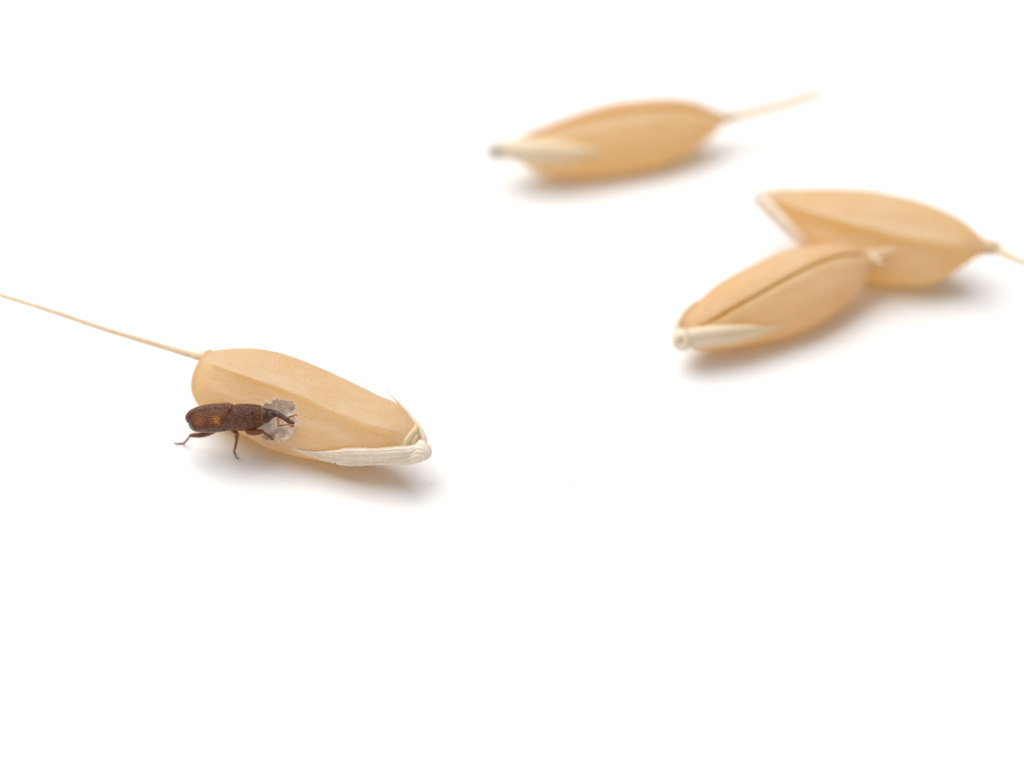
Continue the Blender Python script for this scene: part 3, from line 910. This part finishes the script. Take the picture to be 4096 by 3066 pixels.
# far legs, braced against the grain behind the body
def into(p, d, dz=0.0):
    return p + FWD * d + np.array([0, 0, dz])
for x0, x1, x2, y2 in ((1230, 1290, 1310, 560), (960, 930, 905, 590), (720, 640, 600, 600)):
    c0 = wpt(x0, 560, body_z(x0) - 0.1)
    c1 = into(wpt(x1, 500, body_z(x1)), 0.42)
    c2 = into(wpt(x2, y2, body_z(x2)), 0.80)
    limb([c0, (c0 + c1) / 2 + [0, 0, 0.02], c1], [30*L, 38*L, 26*L], 'femur')
    limb([c1, (c1 + c2) / 2, c2], [22*L, 18*L, 12*L], 'tibia')

wv, wf = merge(parts)
src = bpy.data.meshes.new('weevil_source')
src.from_pydata((wv * MM).tolist(), [], wf)
src.update()
tmp = bpy.data.objects.new('weevil_source', src)
sc.collection.objects.link(tmp)
rm = tmp.modifiers.new('weld', 'REMESH')
rm.mode = 'VOXEL'
rm.voxel_size = 0.0085 * MM
rm.use_smooth_shade = True
dg = bpy.context.evaluated_depsgraph_get()
ev = tmp.evaluated_get(dg)
me = bpy.data.meshes.new_from_object(ev)
bpy.data.objects.remove(tmp)
bpy.data.meshes.remove(src)
nv = len(me.vertices)
co = np.empty(nv * 3, np.float32); me.vertices.foreach_get('co', co)
co = co.reshape(-1, 3).astype(float) / MM
nr = np.empty(nv * 3, np.float32); me.vertex_normals.foreach_get('vector', nr)
nr = nr.reshape(-1, 3)
# smooth voxel steps
ed = np.empty(len(me.edges) * 2, np.int32); me.edges.foreach_get('vertices', ed); ed = ed.reshape(-1, 2)
deg = np.bincount(ed.ravel(), minlength=nv)[:, None]
for _ in range(3):
    acc = np.zeros_like(co)
    np.add.at(acc, ed[:, 0], co[ed[:, 1]]); np.add.at(acc, ed[:, 1], co[ed[:, 0]])
    co = 0.5 * co + 0.5 * acc / np.maximum(deg, 1)
# which part of the animal each spot belongs to
TINT = {'body': (0.185, 0.053, 0.016), 'femur': (0.25, 0.070, 0.016), 'tibia': (0.30, 0.085, 0.016), 'tarsus': (0.20, 0.052, 0.014)}
tint = np.empty((nv, 3))
xs = np.zeros(nv); isbody = np.zeros(nv, bool)
nb_src = len(parts[0][0])
step = 2
srcv = [(k, wv[k]) for k in range(0, nb_src, step)] + [(k, wv[k]) for k in range(nb_src, len(wv))]
kd2 = kdtree.KDTree(len(srcv))
for k, p_ in srcv: kd2.insert(Vector(p_), k)
kd2.balance()
dors = np.zeros(nv)
for i in range(nv):
    q = Vector(co[i])
    _, k, _ = kd2.find(q)
    if k < nb_src:
        isbody[i] = True
        xs[i] = sx[k // seg]
        dors[i] = math.cos(th[k % seg])
        tint[i] = TINT['body']
    else:
        tint[i] = TINT[limb_kind[k - nb_src]]
# head and snout darker above and rufous towards the tip; belly greyer; pale collar rim
b = isbody
def lerp(sel, w, colr):
    tint[sel] = tint[sel] * (1 - w[:, None]) + np.array(colr) * w[:, None]
head = b & (xs > 1484)
lerp(head, np.clip((xs[head] - 1484) / 40, 0, 1) * 0.8, (0.060, 0.022, 0.013))
sn = b & (xs > 1690)
lerp(sn, np.clip((xs[sn] - 1690) / 120, 0, 1) * 0.8, (0.105, 0.032, 0.016))
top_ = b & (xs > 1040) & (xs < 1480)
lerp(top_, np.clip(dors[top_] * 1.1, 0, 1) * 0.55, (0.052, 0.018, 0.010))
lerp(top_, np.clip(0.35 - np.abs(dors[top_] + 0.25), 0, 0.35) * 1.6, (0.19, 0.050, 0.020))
bel = b & (xs < 1040)
lerp(bel, np.full(bel.sum(), 0.6), (0.085, 0.038, 0.022))
pal = b & (xs < 422)
lerp(pal, np.full(pal.sum(), 0.40), (0.30, 0.19, 0.10))
col_ = b & (xs > 1474) & (xs < 1487)
lerp(col_, np.full(col_.sum(), 0.75), (0.34, 0.15, 0.06))
# dimples: rows of pits over the shield, head and snout
cand = np.where(b & (xs > 1050) & (xs < 1470))[0]
rng.shuffle(cand)
pits = []
grid = {}
R0 = 0.046
for i in cand[:60000]:
    c = co[i]
    key = tuple(np.floor(c / R0).astype(int))
    ok = True
    for dx in (-1, 0, 1):
        for dy in (-1, 0, 1):
            for dz in (-1, 0, 1):
                for k in grid.get((key[0] + dx, key[1] + dy, key[2] + dz), ()):
                    if np.sum((co[k] - c) ** 2) < R0 * R0:
                        ok = False
    if ok:
        pits.append(i); grid.setdefault(key, []).append(i)
kdp = kdtree.KDTree(len(pits))
for i in pits: kdp.insert(Vector(co[i]), i)
kdp.balance()
disp = np.zeros(nv)
for i in np.where(b & (xs > 1045) & (xs < 1476))[0]:
    _, _, dd = kdp.find(Vector(co[i]))
    disp[i] = -0.020 * math.exp(-(dd / 0.015) ** 2) + 0.004
belly_rows = b & (xs < 1040)
co_out = co + nr * disp[:, None]
me.vertices.foreach_set('co', (co_out * MM).astype(np.float32).ravel())
at = me.attributes.new('tint', 'FLOAT_COLOR', 'POINT')
at.data.foreach_set('color', np.hstack([tint, np.ones((nv, 1))]).astype(np.float32).ravel())
me.materials.clear(); me.materials.append(M_BODY)
me.polygons.foreach_set('use_smooth', np.ones(len(me.polygons), bool))
me.name = 'weevil_body'
me.update()

W0 = wpt(935, 700, 0.0)
wroot = empty('weevil', loc=W0)
tag(wroot, 'brown long-snouted beetle with orange spots reaching into the gnawed grain', 'beetle')
def under_weevil(o):
    o.parent = wroot
    o.matrix_parent_inverse = Matrix.Translation(-Vector(W0) * MM)
    return o
body = bpy.data.objects.new('body', me)
sc.collection.objects.link(body)
under_weevil(body)

# wing cases: two ribbed shells meeting along the back
el_prof = [(392, 555, 610), (398, 505, 650), (412, 460, 676), (442, 412, 692), (480, 375, 700), (560, 338, 706), (700, 310, 704), (850, 294, 700), (940, 292, 690), (985, 304, 686), (1015, 326, 680), (1032, 352, 668), (1042, 376, 652)]
ecp = np.array([np.append(wpt(x, (a + c) / 2, body_z(x)), (c - a) / 2 * MMZ) for x, a, c in el_prof])
es = smooth_line(ecp, 260)
ex = smooth_line([[q[0]] for q in el_prof], 260)[:, 0]
eT, eA, eB = body_frames(es)
ROWS = 10
def wing_case(side):
    m_ = 130
    k = np.linspace(0, 1, m_)
    span = math.radians(86)
    V, tn = [], []
    for i in range(len(es)):
        x = ex[i]
        f = np.clip((x - 392) / 60, 0, 1) ** 0.5
        sp = span * (0.8 + 0.2 * f) * (1 - 0.10 * np.clip((x - 930) / 110, 0, 1))
        a = side * (0.012 + sp * k)
        row = k * ROWS
        fr = row - np.floor(row)
        stria = np.exp(-((fr - 0.5) / 0.16) ** 2)
        ph = (x / 17.0 + 0.37 * np.floor(row)) * 2 * math.pi
        punct = 0.55 + 0.45 * np.cos(ph)
        r = es[i, 3] + 0.016 - 0.017 * stria * punct + 0.004 * np.cos(2 * math.pi * (fr)) 
        r = r - min(0.02, 0.05 * es[i, 3]) * np.exp(-(k / 0.02) ** 2) - 0.012 * np.clip((k - 0.97) / 0.03, 0, 1)
        V.append(es[i, :3] + r[:, None] * (np.cos(a)[:, None] * eA[i] + np.sin(a)[:, None] * eB[i]))
        base = np.array((0.180, 0.053, 0.016))
        c = np.tile(base, (m_, 1))
        dark = np.clip(1 - k / 0.16, 0, 1) * 0.7 + 0.55 * np.clip(1 - (x - 380) / 60, 0, 1) * (k < 0.6)
        c = c * (1 - dark[:, None] * 0.75)
        # two orange marks on each case
        nz = np.array([noise.noise(Vector((x * 0.035, kk * 10, side * 3.0))) for kk in k])
        f1 = np.clip(1.35 - np.sqrt(((x - 862) / 60) ** 2 + ((k - 0.54) / 0.20) ** 2) + 1.1 * nz, 0, 1) * 0.7
        f2 = np.clip(1.30 - np.sqrt(((x - 570) / 150) ** 2 + ((k - 0.56) / 0.19) ** 2) + 0.5 * nz, 0, 1)
        c = c * (1 - f1[:, None]) + np.array((0.62, 0.235, 0.020)) * f1[:, None]
        c = c * (1 - 0.8 * f2[:, None]) + np.array((0.36, 0.12, 0.030)) * 0.8 * f2[:, None]
        rim = np.clip((k - 0.93) / 0.05, 0, 1) * 0.8
        c = c * (1 - rim[:, None]) + np.array((0.30, 0.11, 0.04)) * rim[:, None]
        c = c * (1 - 0.45 * stria[:, None])
        tn.append(c)
    V = np.vstack(V); tn = np.vstack(tn)
    F = grid_faces(len(es), m_, flip=(side > 0))
    o = mesh_obj('wing_case', V, F, M_WING, None, attrs={'tint': tn})
    so = o.modifiers.new('shell', 'SOLIDIFY'); so.thickness = 0.02 * MM; so.offset = -1
    under_weevil(o)
    return o, V.reshape(len(es), m_, 3)
near_side = 1 if (np.array([0, -1.0, 0]) @ eB[100]) > 0 else -1
wc, WV = wing_case(near_side)
wc2, WV2 = wing_case(-near_side)

# eyes: flush faceted ovals on the head
def eye(side):
    x, y = 1596, 442
    j = int(np.argmin(np.abs(sx - 1588)))
    axp = spine[j, :3]; r = spine[j, 3]
    if side > 0:
        view = -nrm(axp - EYE)
        tgt = wpt(x, y, body_z(x))
        off = tgt - axp
        off = off - view * (off @ view)
        dpt = axp + off + view * math.sqrt(max(r * r - off @ off, 0.0))
    else:
        dpt = axp + r * nrm(-B_[j] * np.sign(eye.near @ B_[j] - axp @ B_[j]) - 0.35 * A_[j])
    if side > 0: eye.near = dpt
    nrmv = nrm(dpt - axp)
    fw = nrm(T_[j] - nrmv * (T_[j] @ nrmv))
    up = np.cross(nrmv, fw)
    n_, m_ = 14, 28
    ph = np.linspace(0.02, math.pi - 0.02, n_)[:, None]
    tt = np.linspace(0, 2 * math.pi, m_, endpoint=False)[None, :]
    V = (np.cos(ph) * 0.028 + 0 * tt)[..., None] * nrmv + (np.sin(ph) * np.cos(tt) * 42 * MMZ)[..., None] * fw + (np.sin(ph) * np.sin(tt) * 60 * MMZ)[..., None] * up
    o = mesh_obj('eye', V.reshape(-1, 3) + dpt - nrmv * 0.010, grid_faces(n_, m_, wrap=True), M_EYE)
    under_weevil(o)
eye(1); eye(-1)

def antenna(pts, radii, club, clubr):
    P = smooth_line(np.hstack([np.asarray(pts), np.asarray(radii)[:, None]]), 90)
    wob = 1 + 0.13 * np.cos(np.linspace(0, 1, len(P)) * 2 * math.pi * 9) * (np.linspace(0, 1, len(P)) > 0.5)
    a = tube(P[:, :3], P[:, 3] * wob, 14)
    C = smooth_line(np.hstack([np.asarray(club), np.asarray(clubr)[:, None]]), 30)
    bb = tube(C[:, :3], C[:, 3], 16)
    o = mesh_obj('antenna', *a, M_ANT, attrs={'tint': np.tile((0.40, 0.105, 0.016), (len(a[0]), 1))})
    under_weevil(o)
    c = mesh_obj('club', *bb, M_ANT, attrs={'tint': np.tile((0.55, 0.16, 0.022), (len(bb[0]), 1))})
    c.parent = o
za = 1.74
antenna([wpt(1690, 478, za + 0.06), wpt(1708, 530, za + 0.10), wpt(1708, 595, za + 0.10), wpt(1745, 600, za + 0.09), wpt(1800, 594, za + 0.05), wpt(1872, 588, za)],
        [12*L, 17*L, 15*L, 13*L, 10*L, 11*L], [wpt(1868, 590, za), wpt(1888, 600, za), wpt(1912, 607, za - 0.01), wpt(1928, 608, za - 0.01)], [10*L, 20*L, 24*L, 20*L])
zb = 1.72
antenna([wpt(1760, 450, zb), wpt(1800, 470, zb - 0.02), wpt(1850, 485, zb - 0.02), wpt(1880, 473, zb), wpt(1905, 464, zb), wpt(1930, 457, zb)],
        [11*L, 12*L, 11*L, 11*L, 12*L, 12*L], [wpt(1925, 458, zb), wpt(1945, 454, zb), wpt(1966, 453, zb), wpt(1978, 453, zb)], [11*L, 20*L, 25*L, 21*L])

# golden scale hairs lying in the pits of the shield and along the ribs
fl = []
def flake(c, nrmv, along, ln, wd, seed):
    nrmv = nrm(nrmv); along = nrm(along - nrmv * (along @ nrmv)); side = np.cross(nrmv, along)
    v = np.array([along * ln, side * wd, -along * ln, -side * wd, nrmv * wd * 1.1, -nrmv * wd * 0.4]) + c + nrmv * 0.004
    return v, [[0, 1, 4], [1, 2, 4], [2, 3, 4], [3, 0, 4], [1, 0, 5], [2, 1, 5], [3, 2, 5], [0, 3, 5]]
for i in pits:
    if random.random() < 0.42:
        fl.append(flake(co[i] + nr[i] * -0.003, nr[i], np.array([1, 0, 0.25]) + 0.3 * rng.normal(size=3), random.uniform(0.008, 0.017), random.uniform(0.0035, 0.0065), i))
for V, side in ((WV, near_side), (WV2, -near_side)):
    for rw in range(ROWS + 1):
        j = min(129, max(2, int(round(rw / ROWS * 129))))
        for i in range(14, 255, 9):
            if random.random() < 0.45:
                ii = min(len(es) - 2, i + random.randint(-3, 3))
                c = V[ii, j]
                fl.append(flake(c, c - es[ii, :3], eT[ii] + 0.15 * rng.normal(size=3), random.uniform(0.009, 0.016), 0.006, i))
legv = np.where(~isbody)[0]
for i in rng.choice(legv, 170, replace=False):
    fl.append(flake(co[i], nr[i], rng.normal(size=3), 0.009, 0.004, i))
hv = np.where(b & (xs > 1500) & (xs < 1900))[0]
for i in rng.choice(hv, 110, replace=False):
    fl.append(flake(co[i], nr[i], T_[200], 0.008, 0.004, i))
bv_ = np.where(b & (xs > 560) & (xs < 1030) & (dors < -0.1))[0]
for i in rng.choice(bv_, 120, replace=False):
    fl.append(flake(co[i], nr[i], T_[100], 0.009, 0.004, i))
sv, sf = merge(fl)
so = mesh_obj('scale_hairs', sv, sf, M_SCALE, smooth=False)
so['kind'] = 'stuff'
under_weevil(so)

# ------------------------------------------------------------------ specks lying on the sheet
def speck(name, px, py, r, material, label, cat, group, flat=0.5):
    t1 = np.linspace(0.05, math.pi - 0.05, 8)[:, None]; t2 = np.linspace(0, 2 * math.pi, 10, endpoint=False)[None, :]
    D = np.stack([np.sin(t1) * np.cos(t2), np.sin(t1) * np.sin(t2), np.cos(t1) + 0 * t2], -1).reshape(-1, 3)
    D = D * (1 + 0.35 * vnoise(D, 1.3, px * 0.01))[:, None] * np.array([r, r * 0.8, r * flat])
    D[:, 2] -= D[:, 2].min()
    o = mesh_obj(name, D, grid_faces(8, 10, wrap=True), material)
    o.location = Vector(place(px, py, 0.0005)) * MM
    tag(o, label, cat, group)
for px, py, where in ((686, 705, 'tiny grey dust speck on open white surface beyond the long awn'), (427, 909, 'tiny grey dust speck on open white surface nearer to the long awn'),
                      (1726, 1935, 'tiny grey dust speck in the shadow beside the gnawed grain\'s white stalk end'),
                      *((x, y, 'tiny grey dust speck on the bare white surface in front of the grains') for x, y in ((1484, 2300), (1186, 2222), (1788, 2246), (452, 2176), (1406, 2600), (2280, 1945), (2606, 2760)))):
    speck('dust_speck', px, py, 0.011 if px == 1726 else 0.017, M_DUST, where, 'dust', 'dust specks on the white surface')
speck('chaff_crumb', 2130, 996, 0.06, M_CHAFF, 'pale chaff crumb on open white surface, apart from the grains', 'crumb', 'chaff crumbs on the white surface')
speck('chaff_crumb', 2262, 866, 0.05, M_CHAFF, 'pale chaff crumb in the soft shadow of the short-awned grain', 'crumb', 'chaff crumbs on the white surface')
